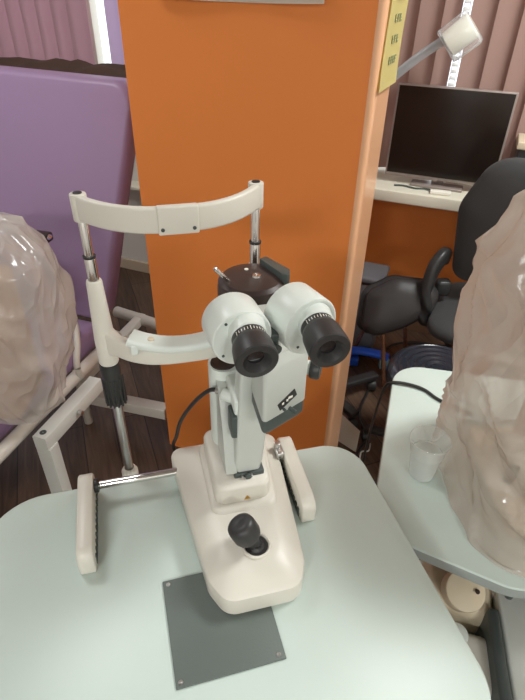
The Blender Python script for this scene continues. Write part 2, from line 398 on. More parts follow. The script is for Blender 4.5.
for x in (XL, XR):
    build('rod_cap', cyl(new(), (x, YR, .551), (x, YR, .5535), .0062), M['black'], cr)
    rd = build('upper_rod', cyl(new(), (x, YR, .35), (x, YR, .53), .0068, bev=.001), M['chrome'], cr)
    build('outer_sleeve', cyl(new(), (x, YR, .37), (x, YR, .457), .0084, bev=.001), M['chrome'], cr)
    build('rod_ring', lathe(new(), (x, YR, .456), (x, YR, .47), [(0, .0065), (0, .0094), (.0035, .0094), (.0035, .0065)], 24), M['black'], cr)
    build('upright_tube', lathe(new(), (x, YR, .265), (x, YR, .45), [(0, 0), (0, .0155), (.003, .0165), (.05, .0165), (.07, .0155), (.13, .0128), (.150, .0122), (.154, .011), (.154, 0)], 36), M['ivory'], cr)
    build('height_knob', lathe(new(), (x, YR, .172), (x, YR, .3), [(0, 0), (0, .010), (.01, .014), (.03, .0165), (.085, .0175), (.092, .0165), (.092, 0)], 36), M['black'], cr)
    bm = new()
    for k in range(14):
        a = 2*math.pi*k/14; box(bm, (x+.0165*math.cos(a), YR+.0165*math.sin(a), .205), (.0045, .0035, .06), .001, math.degrees(a), seg=1)
    build('knob_grip', bm, M['black'], cr)
    build('lower_rod', cyl(new(), (x, YR, -.05), (x, YR, .18), .0085, bev=.001), M['steel'], cr)
    build('rod_foot', lathe(new(), (x, YR, -.04), (x, YR, .1), [(0, 0), (0, .016), (.036, .016), (.042, .013), (.046, .0095)], 24), M['ivory'], cr)
build('chin_bar', sweep(new(), arc(XL+.004, XR-.004, YR, .060, .309, 40, pw=3), rrect(.018, .036, .005), scales=[1+.35*max(0, abs(i/20-1)-.86)/.14 for i in range(41)]), M['ivory'], cr, angle=50)
bm = new(); box(bm, (-.095, YR, -.052), (.29, .03, .018), .003); box(bm, (-.095, YR-.04, -.036), (.20, .07, .014), .002); build('clamp_bracket', bm, M['ivory'], cr)
# chin cup: padded saddle on the bar
bm = new(); pts = arc(-.180, -.012, YR-.050, .02, .333, 16)
sc = []; 
for i, p in enumerate(pts): t = i/16; p.z += .010*abs(2*t-1)**2.5-.002
sweep(bm, pts, rrect(.036, .013, .005)); box(bm, (-.176, YR-.055, .331), (.012, .036, .018), .003)
build('chin_cup', bm, M['white'], cr, angle=50)
build('paper_pin', cyl(new(), (-.150, YR-.062, .338), (-.150, YR-.062, .343), .005), M['beige'], cr)

# ------------------------------------------------------------------ slit lamp
sl = thing('slit_lamp', 'white slit lamp microscope with two black eyepieces standing on the table', 'slit lamp', (0, .6, .8), 15)
def rp(pts, r): return round_poly(pts, r, 8)
def lp(pts, r, z): return [(*p, z) for p in rp(pts, r)]
P0 = [(-.142, .160), (.070, .160), (.044, -.130), (.024, -.172), (-.092, -.172), (-.113, -.130)]
def scl(pts, sx, sy, cx=-.035, cy=0): return [(cx+(x-cx)*sx, cy+(y-cy)*sy) for x, y in pts]
rr = [.02, .02, .05, .03, .03, .05]
bm = new()
loft(bm, [lp(scl(P0, .97, .98), rr, .001), lp(P0, rr, .006), lp(P0, rr, .034), lp(scl(P0, .988, .99), rr, .040), lp(scl(P0, .95, .96), rr, .0445),
          lp(scl(P0, .62, .80, -.035, .03), rr, .061), lp(scl(P0, .5, .74, -.032, .03), rr, .063)])
build('base', bm, M['ivory'], sl, angle=28)
bm = new(); PP = [(-.090, .140), (.044, .145), (.026, -.034), (-.088, -.034)]
loft(bm, [lp(PP, .02, .045), lp(PP, .02, .060), lp(scl(PP, .96, .96, -.03, .05), .02, .066), lp(scl(PP, .92, .92, -.03, .05), .02, .068)]); build('pedestal_skirt', bm, M['ivory'], sl, angle=40)
bm = new(); PQ = [(-.078, .130), (.034, .138), (.016, -.016), (-.078, -.016)]
loft(bm, [lp(PQ, .018, .062), lp(PQ, .016, .098), lp(scl(PQ, .97, .97, -.025, .06), .016, .104), lp(scl(PQ, .90, .90, -.025, .06), .014, .107)]); build('pedestal', bm, M['ivory'], sl, angle=40)
# warning triangle
bm = new(); v = [bm.verts.new(p) for p in ((-.031, -.0168, .072), (-.019, -.0168, .072), (-.025, -.0166, .082))]; bm.faces.new(v); bmesh.ops.solidify(bm, geom=bm.faces[:], thickness=.0006); build('warning_label', bm, M['amber'], sl)
# joystick
build('joystick_socket', lathe(new(), (-.030, -.102, .0600), (-.030, -.102, .08), [(0, .024), (.006, .023), (.008, .021), (.006, .019), (.003, .0185), (.003, 0)], 36), M['ivory'], sl)
build('joystick_well', lathe(new(), (-.030, -.102, .0640), (-.030, -.102, .08), [(0, .0185), (.002, .0175), (.0005, .013), (.004, .009), (.010, .0085), (.010, 0)], 36), M['softblack'], sl)
js = build('joystick', lathe(new(), (-.031, -.101, .063), (-.058, -.092, .122), [(0, .008), (.008, .0105), (.014, .0125), (.019, .012), (.022, .0145), (.026, .0205), (.032, .0225), (.050, .0225), (.056, .0212), (.060, .017), (.0615, .012), (.0605, .006), (.060, 0)], 44), M['softblack'], sl)
# axle
build('axle', cyl(new(), (-.275, .104, .036), (.068, .104, .036), .0075, bev=.0005), M['chrome'], sl)
build('axle_stud', cyl(new(), (.060, .100, .052), (.060, .100, .072), .0065), M['steel'], sl)
bm = new(); box(bm, (.062, .095, .05), (.016, .03, .02), .004); build('axle_bearing', bm, M['steel'], sl)
# microscope arm: front post
bm = new()
def sq(cx, cy, w, d, z, r=.006): return [(*p, z) for p in round_poly([(cx-w/2, cy+d/2), (cx+w/2, cy+d/2), (cx+w/2, cy-d/2), (cx-w/2, cy-d/2)], r, 5)]
loft(bm, [sq(-.018, .022, .040, .03, .112), sq(-.017, .020, .047, .034, .140), sq(-.009, .014, .051, .036, .30), sq(-.009, .002, .052, .040, .40), sq(-.009, -.02, .052, .05, .440)])
build('arm_post', bm, M['greywhite'], sl)
bm = new()   # dark foot joint
box(bm, (-.017, .020, .110), (.052, .036, .012), .003); cyl(bm, (-.02, -.004, .112), (-.02, .0, .112), .006); build('arm_joint', bm, M['darkgrey'], sl)
build('rear_shroud', box(new(), (-.034, .020, .222), (.024, .034, .046), .004), M['darkgrey'], sl)
bm = new()
for x in (-.030, -.022, -.014): cyl(bm, (x, -.003, .111), (x, .003, .111), .0022)
build('joint_bolt', bm, M['steel'], sl)
# side gusset (sloping web from rear column to the foot)
bm = new(); q = [(.145, .106), (.135, .200), (.128, .268), (.06, .262), (.03, .20), (.006, .112)]
q = round_poly(q, [.005, .01, .01, .01, .02, .004], 5)
loft(bm, [[(-.056, y, z) for y, z in q], [(-.054, y, z) for y, z in q], [(-.038, y-.002, z) for y, z in q]]); build('side_web', bm, M['greywhite'], sl)
# rear column with dark recessed cap
bm = new()
loft(bm, [sq(-.038, .108, .050, .056, .10, .02), sq(-.038, .106, .050, .056, .20, .022), sq(-.038, .100, .052, .060, .276, .024), sq(-.038, .100, .048, .056, .281, .022)]); build('illumination_column', bm, M['white'], sl)
build('column_cap', lathe(new(), (-.040, .098, .2812), (-.040, .098, .30), [(0, .021), (.0018, .0205), (.0022, .019), (.0008, .018), (.0004, 0)], 36), M['brownblack'], sl)
bm = new(); box(bm, (-.024, .045, .262), (.034, .085, .030), .005); build('cross_bar', bm, M['white'], sl)
build('cross_bar_collar', cyl(new(), (-.050, .048, .258), (-.030, .030, .258), .010), M['white'], sl)
# microscope body
BM = Fm((.0, 0, 0), 24)
bm = new()
def bx4(a, z): return [(*p, z) for p in round_poly(a, .005, 4)]
A = [(-.015, .082), (.092, .070), (.053, -.042), (-.018, -.078)]
loft(bm, [bx4(scl(A, .97, .97, .02, 0), .300), bx4(A, .303), bx4(A, .385), bx4(scl(A, .97, .97, .02, 0), .390), bx4(scl(A, .90, .9, .01, .0), .402)])
build('microscope_body', bm, M['greywhite'], sl, angle=40)
bm = new(); A2 = scl(A, .97, .97, .02, .0); loft(bm, [bx4(scl(A2, .9, .9, .02, .02), .268), bx4(A2, .280), bx4(A2, .302)]); build('body_underside', bm, M['darkgrey'], sl, angle=40)
# label plate on the face of the body
e = Vector((.053+.018, -.042+.078, 0)).normalized(); nrm = Vector((e.y, -e.x, 0)); F0 = Vector((-.018, -.078, 0))
Lm = Matrix.Translation(F0+nrm*.0006) @ Matrix(((e.x, nrm.x, 0, 0), (e.y, nrm.y, 0, 0), (0, 0, 1, 0), (0, 0, 0, 1)))
lb = build('magnification_label', box(new(), (.044, 0, .322), (.034, .0014, .014), .0006, mtx=Matrix.Rotation(R(-22), 4, 'Y')), M['black'], sl, mtx=Lm)
bm = new(); 
for i in range(3): box(bm, (.035+i*.008, .0009, .3205+i*.002), (.0035, .0008, .0035))
box(bm, (.047, .0009, .325), (.004, .0008, .004)); build('label_mark', bm, M['paper'], sl, mtx=Lm)
bm = new(); cyl(bm, (.038, -.001, .308), (.038, .003, .308), .0022); cyl(bm, (.050, -.001, .303), (.050, .012, .303), .003); build('lock_screw', bm, M['darkgrey'], sl, mtx=Lm)
# side focus knob
bm = new(); cyl(bm, (.058, .014, .322), (.078, .002, .322), .011); build('knob_collar', bm, M['white'], sl)
build('magnification_knob', lathe(new(), (.076, .003, .322), (.096, -.009, .322), [(0, .010), (0, .0145), (.003, .016), (.012, .016), (.015, .014), (.015, 0)], 32), M['black'], sl)
# binocular bridge
bm = new(); box(bm, (-.010, -.030, .412), (.05, .04, .05), .008); build('binocular_bridge', bm, M['greywhite'], sl)
# drums with eyepieces
ZC = .480
def drum(x, yf, rot, ecc, cup, r=.0355, name='prism_drum'):
    d = Vector((math.sin(R(rot)), -math.cos(R(rot)), 0)); c = Vector((x, yf, ZC)); L = .046
    o = build(name, lathe(new(), c-d*L, c, [(0, 0), (0, r-.003), (.001, r-.001), (.003, r), (L-.002, r), (L-.0005, r-.0006), (L, r-.002), (L-.0006, r-.004), (L-.0006, 0)], 56), M['white'], sl, angle=30)
    e0 = c+Vector(ecc); cup = Vector(cup); a = (cup-e0).normalized(); Lc = (cup-e0).length
    build('eyepiece_neck', lathe(new(), e0-a*.004, cup, [(0, .0215), (.004, .0208), (.014, .0200), (.016, .018), (.016, 0)], 44), M['white'], o)
    ey = build('eyepiece', lathe(new(), e0+a*.011, cup, [(0, 0), (0, .0180), (.001, .0190), (.009, .0190), (.010, .0200), (.016, .0215), (Lc-.021, .0226), (Lc-.013, .0226), (Lc-.0115, .0215), (Lc-.011, .0150), (Lc-.015, .0115), (Lc-.019, .0095), (Lc-.019, .0088)], 48), M['softblack'], o)
    build('eye_lens', lathe(new(), e0+a*.011, cup, [(Lc-.0205, .0096), (Lc-.019, .0085), (Lc-.0182, .004), (Lc-.0180, 0)], 32), M['lens'], ey)
    bm = new(); T, _ = frame_to(e0+a*.012, cup)
    for k in range(-5, 6):
        an = R(k*10); up_ = (T.to_3x3().inverted() @ Vector((0, 0, 1))); base = math.atan2(up_.y, up_.x)
        v = Vector((.0191*math.cos(base+an), .0191*math.sin(base+an), .005)); ln = .006 if k % 5 == 0 else .0035
        m4 = T @ Matrix.Translation(v) @ Matrix.Rotation(base+an, 4, 'Z') @ Matrix.Diagonal((.0006, .0007, ln, 1))
        r_ = bmesh.ops.create_cube(bm, size=1); bmesh.ops.transform(bm, matrix=m4, verts=r_['verts'])
    build('dioptre_scale', bm, M['paper'], ey)
    side = Vector((0, 0, 1)).cross(d)
    for s, h in ((-.018, .022), (-.022, -.018)) if x < -.03 else ((.020, .020), (-.016, -.022)):
        p = c+side*s+Vector((0, 0, h)); build('drum_screw', cyl(new(), p-d*.001, p+d*.0004, .0016, bev=.0002), M['darkgrey'], o)
    return o
drum(-.0560, -.1250, 6, (.0045, 0, .010), (-.0515, -.1745, .484), .034)
drum(.0235, -.1190, 17, (.003, .001, .008), (.0265, -.1735, .484))
bm = new(); box(bm, (-.020, -.105, .468), (.014, .03, .018), .003); cyl(bm, (-.022, -.118, .462), (-.016, -.130, .462), .005); build('pupil_distance_link', bm, M['darkgrey'], sl)
# illumination tower and its dark lamp housing
build('tower', cyl(new(), (.004, .088, .10), (.004, .088, .36), .024), M['white'], sl)
lh = build('lamp_housing', lathe(new(), (.006, .094, .352), (.006, .094, .44), [(0, 0), (0, .049), (.002, .051), (.068, .051), (.078, .0495), (.083, .044), (.0855, .034), (.087, 0)], 56), M['brownblack'], sl, angle=25)
build('housing_screw', lathe(new(), (.012, .088, .4385), (.012, .088, .45), [(0, .007), (.0022, .0062), (.0035, .003), (.0035, 0)], 24), M['chrome'], lh)
build('housing_dot', lathe(new(), (.002, .112, .4385), (.002, .112, .45), [(0, .003), (.0012, .003), (.0015, 0)], 20), M['paper'], lh)
build('lever', cyl(new(), (-.024, .090, .428), (-.050, .083, .460), .0032), M['chrome'], lh)
bm = new(); q = round_poly([(.026, .130), (.038, .136), (.062, .086), (.056, .066), (.046, .074)], .003, 4); prism(bm, q, .405, .446, .002); build('filter_lever', bm, M['darkgrey'], lh)
# power cable
bm = new(); tube(bm, [(-.052, .066, .250), (-.068, .076, .245), (-.091, .106, .198), (-.114, .140, .13), (-.124, .172, .06), (-.130, .215, -.02), (-.10, .24, -.15)], .0036, 10); build('power_cable', bm, M['cable'], sl)
build('cable_plug', cyl(new(), (-.044, .060, .251), (-.058, .069, .249), .0055), M['steel'], sl)

# ------------------------------------------------------------------ couch on the left
K = Fm((-.560, 1.52, 0), -17)            # x to the right, y away from the camera; right rear edge of the seat
cch = thing('treatment_couch', 'lilac vinyl treatment couch with raised back and cream tube frame', 'couch'); cch.matrix_world = K
bm = new(); box(bm, (-.54, -.45, .51), (.96, 1.05, .10), .03, seg=5); build('seat', bm, M['purple'], cch)
qb = round_poly([(-1.05, .03), (-.03, .03), (.025, .35), (.112, .79), (-1.05, .81)], [.03, .04, .3, .06, .06], 10)
lean = lambda x, y, s: (x, .095+.20*(y)+s, .54+y)
bm = new(); cxy = (-.45, .42)
def bl(s, d): return [lean(cxy[0]+(x-cxy[0])*(1-d), cxy[1]+(y-cxy[1])*(1-d), s) for x, y in qb]
loft(bm, [bl(-.045, .03), bl(-.040, .008), bl(-.02, 0), bl(.03, 0), bl(.04, .02)]); build('backrest', bm, M['purple'], cch, angle=60)
bm = new(); tube(bm, [(-.015, .10, .49), (-.015, -.2, .49), (-.015, -.95, .49)], .021, 4); tube(bm, [(-1.0, .10, .46), (-1.0, -.95, .46)], .021, 4)
tube(bm, [(-.015, .10, .47), (-1.0, .10, .46)], .018, 2); tube(bm, [(-.015, -.90, .47), (-1.0, -.90, .46)], .018, 2); build('side_rail', bm, M['tube'], cch)
for x, y in ((-.22, .08), (-.97, .08), (-.22, -.88), (-.97, -.88)): build('leg', cyl(new(), (x, y, 0), (x, y, .46), .018), M['tube'], cch)
build('lower_bar', sweep(new(), [Vector((-.72, 1.66, .15)), Vector((-.38, 1.575, .15))], rrect(.05, .05, .004)), M['tube'], cch, mtx=K.inverted())
build('handle', tube(new(), [(.0, -.16, .49), (.005, -.17, .55), (-.01, -.13, .60), (-.05, -.07, .625), (-.09, -.03, .60), (-.10, -.02, .56)], .011, 8), M['tube'], cch)
build('roller', cyl(new(), (-.32, .55, .27), (-.01, .50, .27), .026), M['tube'], cch)
build('roller_pin', cyl(new(), (-.02, .50, .27), (.10, .48, .27), .005), M['steel'], cch)
bm = new(); box(bm, (-.18, .30, .27), (.04, .50, .04), .004); build('roller_arm', bm, M['tube'], cch)
# dark clamp behind the bag
ck = thing('clamp_knob', 'dark brown clamp with chrome tip against the lilac backrest behind the left bag', 'clamp', (-.735, 1.60, .88), -14)
bm = new(); box(bm, (0, 0, .006), (.075, .04, .03), .008); build('clamp_body', bm, M['brownblack'], ck)
build('tip', cyl(new(), (.036, -.01, .008), (.05, -.014, .02), .007), M['chrome'], ck)
# cardboard on top of the couch back
def sheet(name, pts3, m, thick, label, cat, rough=.01, parent=None):
    bm = new(); nx, ny = len(pts3[0]), len(pts3)
    v = [[bm.verts.new(Vector(p)+Vector((0, 0, rough*noise.noise(Vector(p)*14)))) for p in r] for r in pts3]
    for j in range(ny-1):
        for i in range(nx-1): bm.faces.new([v[j][i], v[j][i+1], v[j+1][i+1], v[j+1][i]])
    bmesh.ops.solidify(bm, geom=bm.faces[:], thickness=thick); o = build(name, bm, m)
    return tag(o, label, cat)
rows = []
for j in range(6):
    t = j/5
    rows.append([(-1.25+.86*i/30, 1.93-.13*(i/30)+.34*t, 1.322+.012*math.sin(i*.9)*(1-t)-.012*(i < 8)-.05*(1-t)**2*(.35+.65*math.sin(i*.33+1)**2)*(i < 25)) for i in range(31)])
sheet('cardboard_sheet', rows, M['cardboard'], .006, 'torn brown cardboard sheet lying behind the top of the lilac couch back', 'cardboard', .02)

# square tube stand in front of the couch
st = thing('tube_stand', 'white square-tube steel stand beside the couch behind the table corner', 'stand', (-.632, 1.085, 0), 0)
def bar(bm, a, b, w=.04, h=.04): return sweep(bm, [Vector(a), Vector(b)], rrect(w, h, .003, 2), up=(0, 0, 1) if abs(Vector(b).z-Vector(a).z) < .3 else (.3, 1, 0))
bm = new(); bar(bm, (-.004, -.018, .48), (.082, .262, .48), .044, .05); build('top_bar', bm, M['frame'], st, angle=30)
for a in ((.004, 0, 0),):
    build('leg', bar(new(), a, (a[0], a[1], .46), .05, .04), M['frame'], st, angle=30)
bm = new(); bar(bm, (-.05, -.12, .02), (.07, .20, .02), .05, .04); build('foot_bar', bm, M['frame'], st, angle=30)
build('bar_hole', lathe(new(), (.001, .004, .5045), (.001, .004, .52), [(0, .010), (.001, .010), (.001, .008), (.0004, 0)], 24), M['darkgrey'], st)
build('side_bolt', cyl(new(), (.065, .12, .48), (.078, .116, .48), .008), M['steel'], st)

# ------------------------------------------------------------------ polythene bags over instruments
def bag(name, prof, center, label, m, seed, folds=9, amp=.02, rz=0):
    """prof: list of (z, cx, cy, rx, ry)"""
    bm = new(); n = 150; rings = []
    zs = []
    for (a, b) in zip(prof, prof[1:]):
        k = 12
        for i in range(k):
            t = i/k; zs.append([a[j]+(b[j]-a[j])*t for j in range(5)])
    zs.append(list(prof[-1]))
    for (z, cx, cy, rx, ry) in zs:
        ring = []
        for i in range(n):
            th = 2*math.pi*i/n; c, s = math.cos(th), math.sin(th)
            sq = (abs(c)**3.2+abs(s)**3.2)**(-1/3.2)
            p = Vector((c*1.5+2.2*z, s*1.5-1.6*z, z*4.6+seed))
            w = p+.35*noise.noise_vector(p*1.5)
            rid = lambda q, k: (1-min(1, abs(noise.noise(q*k))*2.4))**2
            d = 1.1*rid(w, .75)+.45*rid(w+Vector((9, 2, 4)), 1.4)+.07*rid(w, 3)-.6
            k = 1+amp/max(rx, .05)*d*min(1, rx/.1)
            ring.append(bm.verts.new((cx+rx*c*sq*k, cy+ry*s*sq*k, z+.02*noise.noise(p*2)*(1 if z > prof[0][0]+.01 else 0))))
        rings.append(ring)
    for a, b in zip(rings, rings[1:]):
        for i in range(n): bm.faces.new([a[i], a[(i+1) % n], b[(i+1) % n], b[i]])
    bm.faces.new(rings[-1])
    o = build(name, bm, m, smooth=True, angle=180); o.location = center; o.rotation_euler = (0, 0, R(rz))
    return tag(o, label, 'bag')
bag('plastic_bag', [(0.004, 0, 0, .21, .225), (.05, .01, 0, .205, .22), (.14, .02, .01, .225, .22), (.27, .0, .0, .222, .22), (.40, -.005, .01, .212, .20), (.50, -.005, .02, .215, .18), (.60, .01, .02, .20, .15), (.66, .04, .03, .15, .11), (.69, .07, .03, .04, .03)], (.595, .735, .72),
    'large cloudy plastic bag covering an instrument on the right-hand table', M['film_r'], 3.1, amp=.022)
bag('plastic_bag', [(.004, 0, .02, .165, .13), (.08, 0, .01, .18, .145), (.2, .015, 0, .20, .165), (.35, .03, 0, .205, .16), (.47, .025, 0, .195, .14), (.54, .0, 0, .16, .10), (.57, -.03, 0, .04, .03)], (-.755, 1.165, .561),
    'cloudy plastic bag covering an object on the lilac couch seat', M['film_l'], 8.3, amp=.018)
cv = thing('covered_instrument', 'beige instrument standing inside the large bag on the right-hand table', 'instrument', (.60, .735, .72), 0)
bm = new(); box(bm, (0, .02, .02), (.24, .28, .04), .012); build('base', bm, M['beige'], cv)
bm = new(); box(bm, (.02, .05, .2), (.13, .15, .36), .02); build('column', bm, M['peachbeige'], cv)
bm = new(); box(bm, (-.02, -.03, .40), (.22, .22, .14), .02); build('head', bm, M['peachbeige'], cv)
bm = new(); box(bm, (-.150, -.085, .175), (.07, .06, .10), .01, rz=-25); build('display_box', bm, M['paper'], cv)
bm = new(); box(bm, (-.163, -.114, .180), (.018, .004, .045), .002, rz=-25); build('display_window', bm, M['darkgrey'], cv)
cv = thing('covered_box', 'beige block standing inside the bag on the couch seat', 'box', (-.78, 1.165, .561), 0)
bm = new(); box(bm, (0, 0, .20), (.22, .20, .40), .02); build('casing', bm, M['peachbeige'], cv)
bm = new(); box(bm, (-.01, -.10, .345), (.13, .06, .07), .008, rz=15); build('front_block', bm, M['cardboard'], cv)

# ------------------------------------------------------------------ right-hand table
t2 = thing('side_table', 'white side table with thick grey edge carrying the large bag and cup', 'table', (.5, .8, 0), 0)
q = [(.372-.5, 1.175-.8), (.88-.5, 1.08-.8), (.84-.5, .62-.8), (.47-.5, .507-.8), (.285-.5, .600-.8), (.238-.5, .695-.8)]
q = round_poly(q, [.085, .05, .06, .10, .05, .05], 10)
build('tabletop', prism(new(), q, .698, .72, .003), M['table'], t2, angle=50)
build('edge_band', prism(new(), [(x*1.004, y*1.004) for x, y in q], .692, .716, .002), M['edge'], t2)
bm = new(); box(bm, (.22, .08, .36), (.07, .07, .665), .006); build('pedestal', bm, M['frame'], t2)
bm = new(); box(bm, (.22, .08, .02), (.36, .05, .04), .006); box(bm, (.22, .08, .02), (.05, .36, .04), .006); build('foot', bm, M['frame'], t2)
# clear plastic cup
cp = tag(build('plastic_cup', lathe(new(), (0, 0, 0), (0, 0, 1), [(0, 0), (.0015, .025), (.003, .0265), (.065, .033), (.067, .0350), (.102, .0410), (.104, .0425), (.106, .041), (.104, .040), (.067, .034), (.065, .032), (.004, .0252), (.003, 0)], 48), M['cup']), 'clear disposable plastic cup standing on the right-hand table', 'cup')
cp.location = (.351, .776, .7205)
# cable across the side table
cb = build('power_cord', tube(new(), [(.52, .97, .724), (.4549, 1.0177, .724), (.4258, 1.0561, .7245), (.3908, 1.0752, .7262), (.352, 1.085, .7245), (.335, 1.10, .70), (.340, 1.15, .60), (.365, 1.27, .35), (.38, 1.32, .12), (.43, 1.34, .008), (.55, 1.30, .008), (.60, 1.2, .008)], .0042, 10), M['cable'])
tag(cb, 'black cord crossing the right-hand table and hanging to the floor', 'cord')

# under the side table: cups, cover and panel
def pot(r, h, loc, label, m=M['beige'], tilt=(0, 0)):
    o = build('instrument_cap', lathe(new(), (0, 0, 0), (0, 0, 1), [(0, 0), (0, r*.86), (h*.1, r*.95), (h*.75, r), (h*.9, r*.95), (h, r*.8), (h, r*.35), (h*.93, r*.3), (h*.93, 0)], 40), m)
    o.location = loc; o.rotation_euler = (R(tilt[0]), R(tilt[1]), 0); return tag(o, label, 'cap')
dv = thing('beige_device', 'beige rounded device housing on the shelf under the right-hand table', 'device', (.44, .60, .43), 0)
bm = new(); box(bm, (.0, .045, .055), (.15, .13, .10), .03, rz=-20, seg=5); build('housing', bm, M['beige'], dv)
bm = new(); cyl(bm, (-.005, .02, .10), (-.005, .0, .135), .042); build('round_cover', bm, M['beige'], dv)
build('cover_hole', cyl(new(), (.016, -.004, .139), (.016, -.0045, .1405), .005), M['brownblack'], dv)
bm = new(); cyl(bm, (-.035, -.06, .02), (-.035, -.07, .10), .022); build('small_knob', bm, M['white'], dv)
bm = new(); box(bm, (-.008, -.115, .045), (.075, .12, .085), .025, rz=-14, seg=5); build('lower_lobe', bm, M['ivory'], dv)
sh = thing('equipment_cart', 'pale grey equipment cart with black edge strip below the right-hand table', 'cart', (.50, .52, 0), -11)
bm = new(); box(bm, (-.01, .02, .41), (.30, .40, .03), .01); build('shelf', bm, M['frame'], sh)
pp = round_poly([(-.010, -.16), (.13, -.16), (.13, .0), (.07, .11), (-.010, .11)], [.01, .03, .08, .05, .02], 8)
build('side_panel', prism(new(), pp, .425, .548, .008), M['greywhite'], sh, angle=50)
bm = new(); box(bm, (-.024, -.045, .490), (.024, .19, .125), .009); build('edge_strip', bm, M['darkgrey'], sh)
build('panel_knob', cyl(new(), (.012, .085, .548), (.012, .080, .572), .009), M['darkgrey'], sh)
for x, y in ((-.13, .18), (.11, .18), (.11, -.14), (-.13, -.14)): build('leg', cyl(new(), (x, y, 0), (x, y, .40), .012), M['steel'], sh)

# ------------------------------------------------------------------ monitor, lamp and small items on the sill
mn = thing('computer_monitor', 'flat dark computer monitor with silver rim standing on the window sill', 'monitor'); mn.matrix_world = W @ Matrix.Translation((.088, -.19, .851))
bm = new(); box(bm, (0, 0, .215), (.455, .022, .365), .004); build('casing', bm, M['bezel'], mn)
bm = new(); box(bm, (0, -.0115, .219), (.441, .002, .345), .0008); build('screen', bm, M['screen'], mn)
bm = new(); box(bm, (0, .03, .09), (.05, .03, .17), .006); build('stand_neck', bm, M['bezel'], mn)
bm = new(); box(bm, (0, .01, .006), (.22, .07, .012), .004); build('stand_foot', bm, M['bezel'], mn)
build('badge', box(new(), (-.012, -.0125, .036), (.022, .002, .012), .0006), M['bezel'], mn)
kb = thing('small_adapter', 'small white adapter with grey lead lying in front of the monitor', 'adapter'); kb.matrix_world = W @ Matrix.Translation((.115, -.27, .851))
build('adapter_body', box(new(), (0, 0, .008), (.085, .03, .015), .004, rz=5), M['paper'], kb)
build('lead', tube(new(), [(-.03, .01, .008), (-.07, .03, .005), (-.11, .02, .004), (-.16, .035, .004), (-.20, .025, .004)], .004, 6), M['darkgrey'], kb)
bl_ = thing('desk_lamp', 'white desk lamp head wrapped in clear film on a slanting arm', 'lamp'); bl_.matrix_world = W @ Matrix.Translation((0, -.24, .851))
hd = Matrix.Translation((.060, 0, .575)) @ Matrix.Rotation(R(-40), 4, 'Y')
build('lamp_shade', lathe(new(), (0, 0, -.045), (0, 0, 1), [(0, 0), (0, .036), (.004, .046), (.09, .048), (.10, .046), (.104, .040), (.104, 0)], 28), M['lamp'], bl_, mtx=Matrix.Translation((.058, 0, .573)) @ Matrix.Rotation(R(48), 4, 'Y'), angle=30)
bm = new(); box(bm, (0, 0, 0), (.125, .108, .108), .01, seg=2)
for v in bm.verts: v.co += Vector((noise.noise(v.co*40), noise.noise(v.co*40+Vector((5, 0, 0))), noise.noise(v.co*40+Vector((0, 5, 0)))))*.006
build('film_wrap', bm, M['wrap'], bl_, mtx=Matrix.Translation((.062, 0, .573)) @ Matrix.Rotation(R(48), 4, 'Y'))
build('arm', tube(new(), [(.03, 0, .575), (-.06, 0, .515), (-.15, 0, .435), (-.235, 0, .36)], .006, 6), M['darkgrey'], bl_)
build('arm_wrap', sweep(new(), smooth_path([(.025, 0, .568), (-.06, 0, .508), (-.15, 0, .43), (-.235, 0, .355)], 6), [(a*1.0, b*1.35) for a, b in circ(.013, 10)]), M['arm_wrap'], bl_)
build('lower_arm', tube(new(), [(-.235, 0, .36), (-.25, 0, .2), (-.24, 0, .02)], .007, 6), M['darkgrey'], bl_)
build('lamp_base', cyl(new(), (-.24, 0, 0), (-.24, 0, .022), .055), M['darkgrey'], bl_)
wd = thing('speaker_box', 'dark box with pale wooden lid at the right end of the sill', 'box'); wd.matrix_world = W @ Matrix.Translation((.45, -.14, .851))
build('box_body', box(new(), (0, 0, .10), (.16, .14, .20), .005), M['black'], wd); build('lid', box(new(), (0, 0, .215), (.18, .16, .03), .005), M['beige'], wd)

# ------------------------------------------------------------------ office chair
oc = thing('office_chair', 'black office chair with tall backrest behind the large bag', 'chair', (.95, 1.93, 0), 0)
OC = Fm((0, 0, 0), 28)
def pad(poly, t, bulge=.02):
    """upright cushion in its own XZ plane, thickness along Y"""
    bm = new(); c = Vector((sum(p[0] for p in poly)/len(poly), sum(p[1] for p in poly)/len(poly)))
    def rg(y, s): return [(c.x+(p[0]-c.x)*s, y, c.y+(p[1]-c.y)*s) for p in poly]
    return loft(bm, [rg(t/2, .5), rg(t/2-.002, .8), rg(t/2-.012, .94), rg(t/2-.025, .99), rg(0, 1), rg(-t/2+.02, .99), rg(-t/2+.008, .95), rg(-t/2-.004, .82), rg(-t/2-bulge*.6, .5)])
bq = round_poly([(-.20, 0), (.20, 0), (.235, .32), (.15, .52), (-.15, .52), (-.235, .32)], [.07, .07, .14, .12, .12, .14], 10)
build('backrest', pad(bq, .07), M['fabric'], oc, mtx=Matrix.Translation((.02, -.02, .575)) @ Matrix.Rotation(R(-24), 4, 'Z') @ Matrix.Rotation(R(6), 4, 'X'), angle=60)
sq_ = round_poly([(-.23, -.24), (.23, -.24), (.24, .16), (.16, .24), (-.16, .24), (-.24, .16)], [.1]*6, 8)
build('seat', pad(sq_, .08), M['fabric'], oc, mtx=Matrix.Translation((.005, -.04, .43)) @ Matrix.Rotation(R(-24), 4, 'Z') @ Matrix.Rotation(R(-90), 4, 'X'), angle=60)
build('armrest', sweep(new(), smooth_path([(-.18, .05, 0.390), (-.24, .0, 0.400), (-.27, -.03, 0.440), (-.28, -.02, 0.530), (-.265, .0, 0.630), (-.24, .02, 0.670), (-.22, .04, 0.680), (-.20, .07, 0.660)], 8), rrect(.042, .066, .016), scales=None), M['black'], oc, angle=50)
build('back_stay', box(new(), (.06, .04, .55), (.06, .03, .3), .01), M['black'], oc)
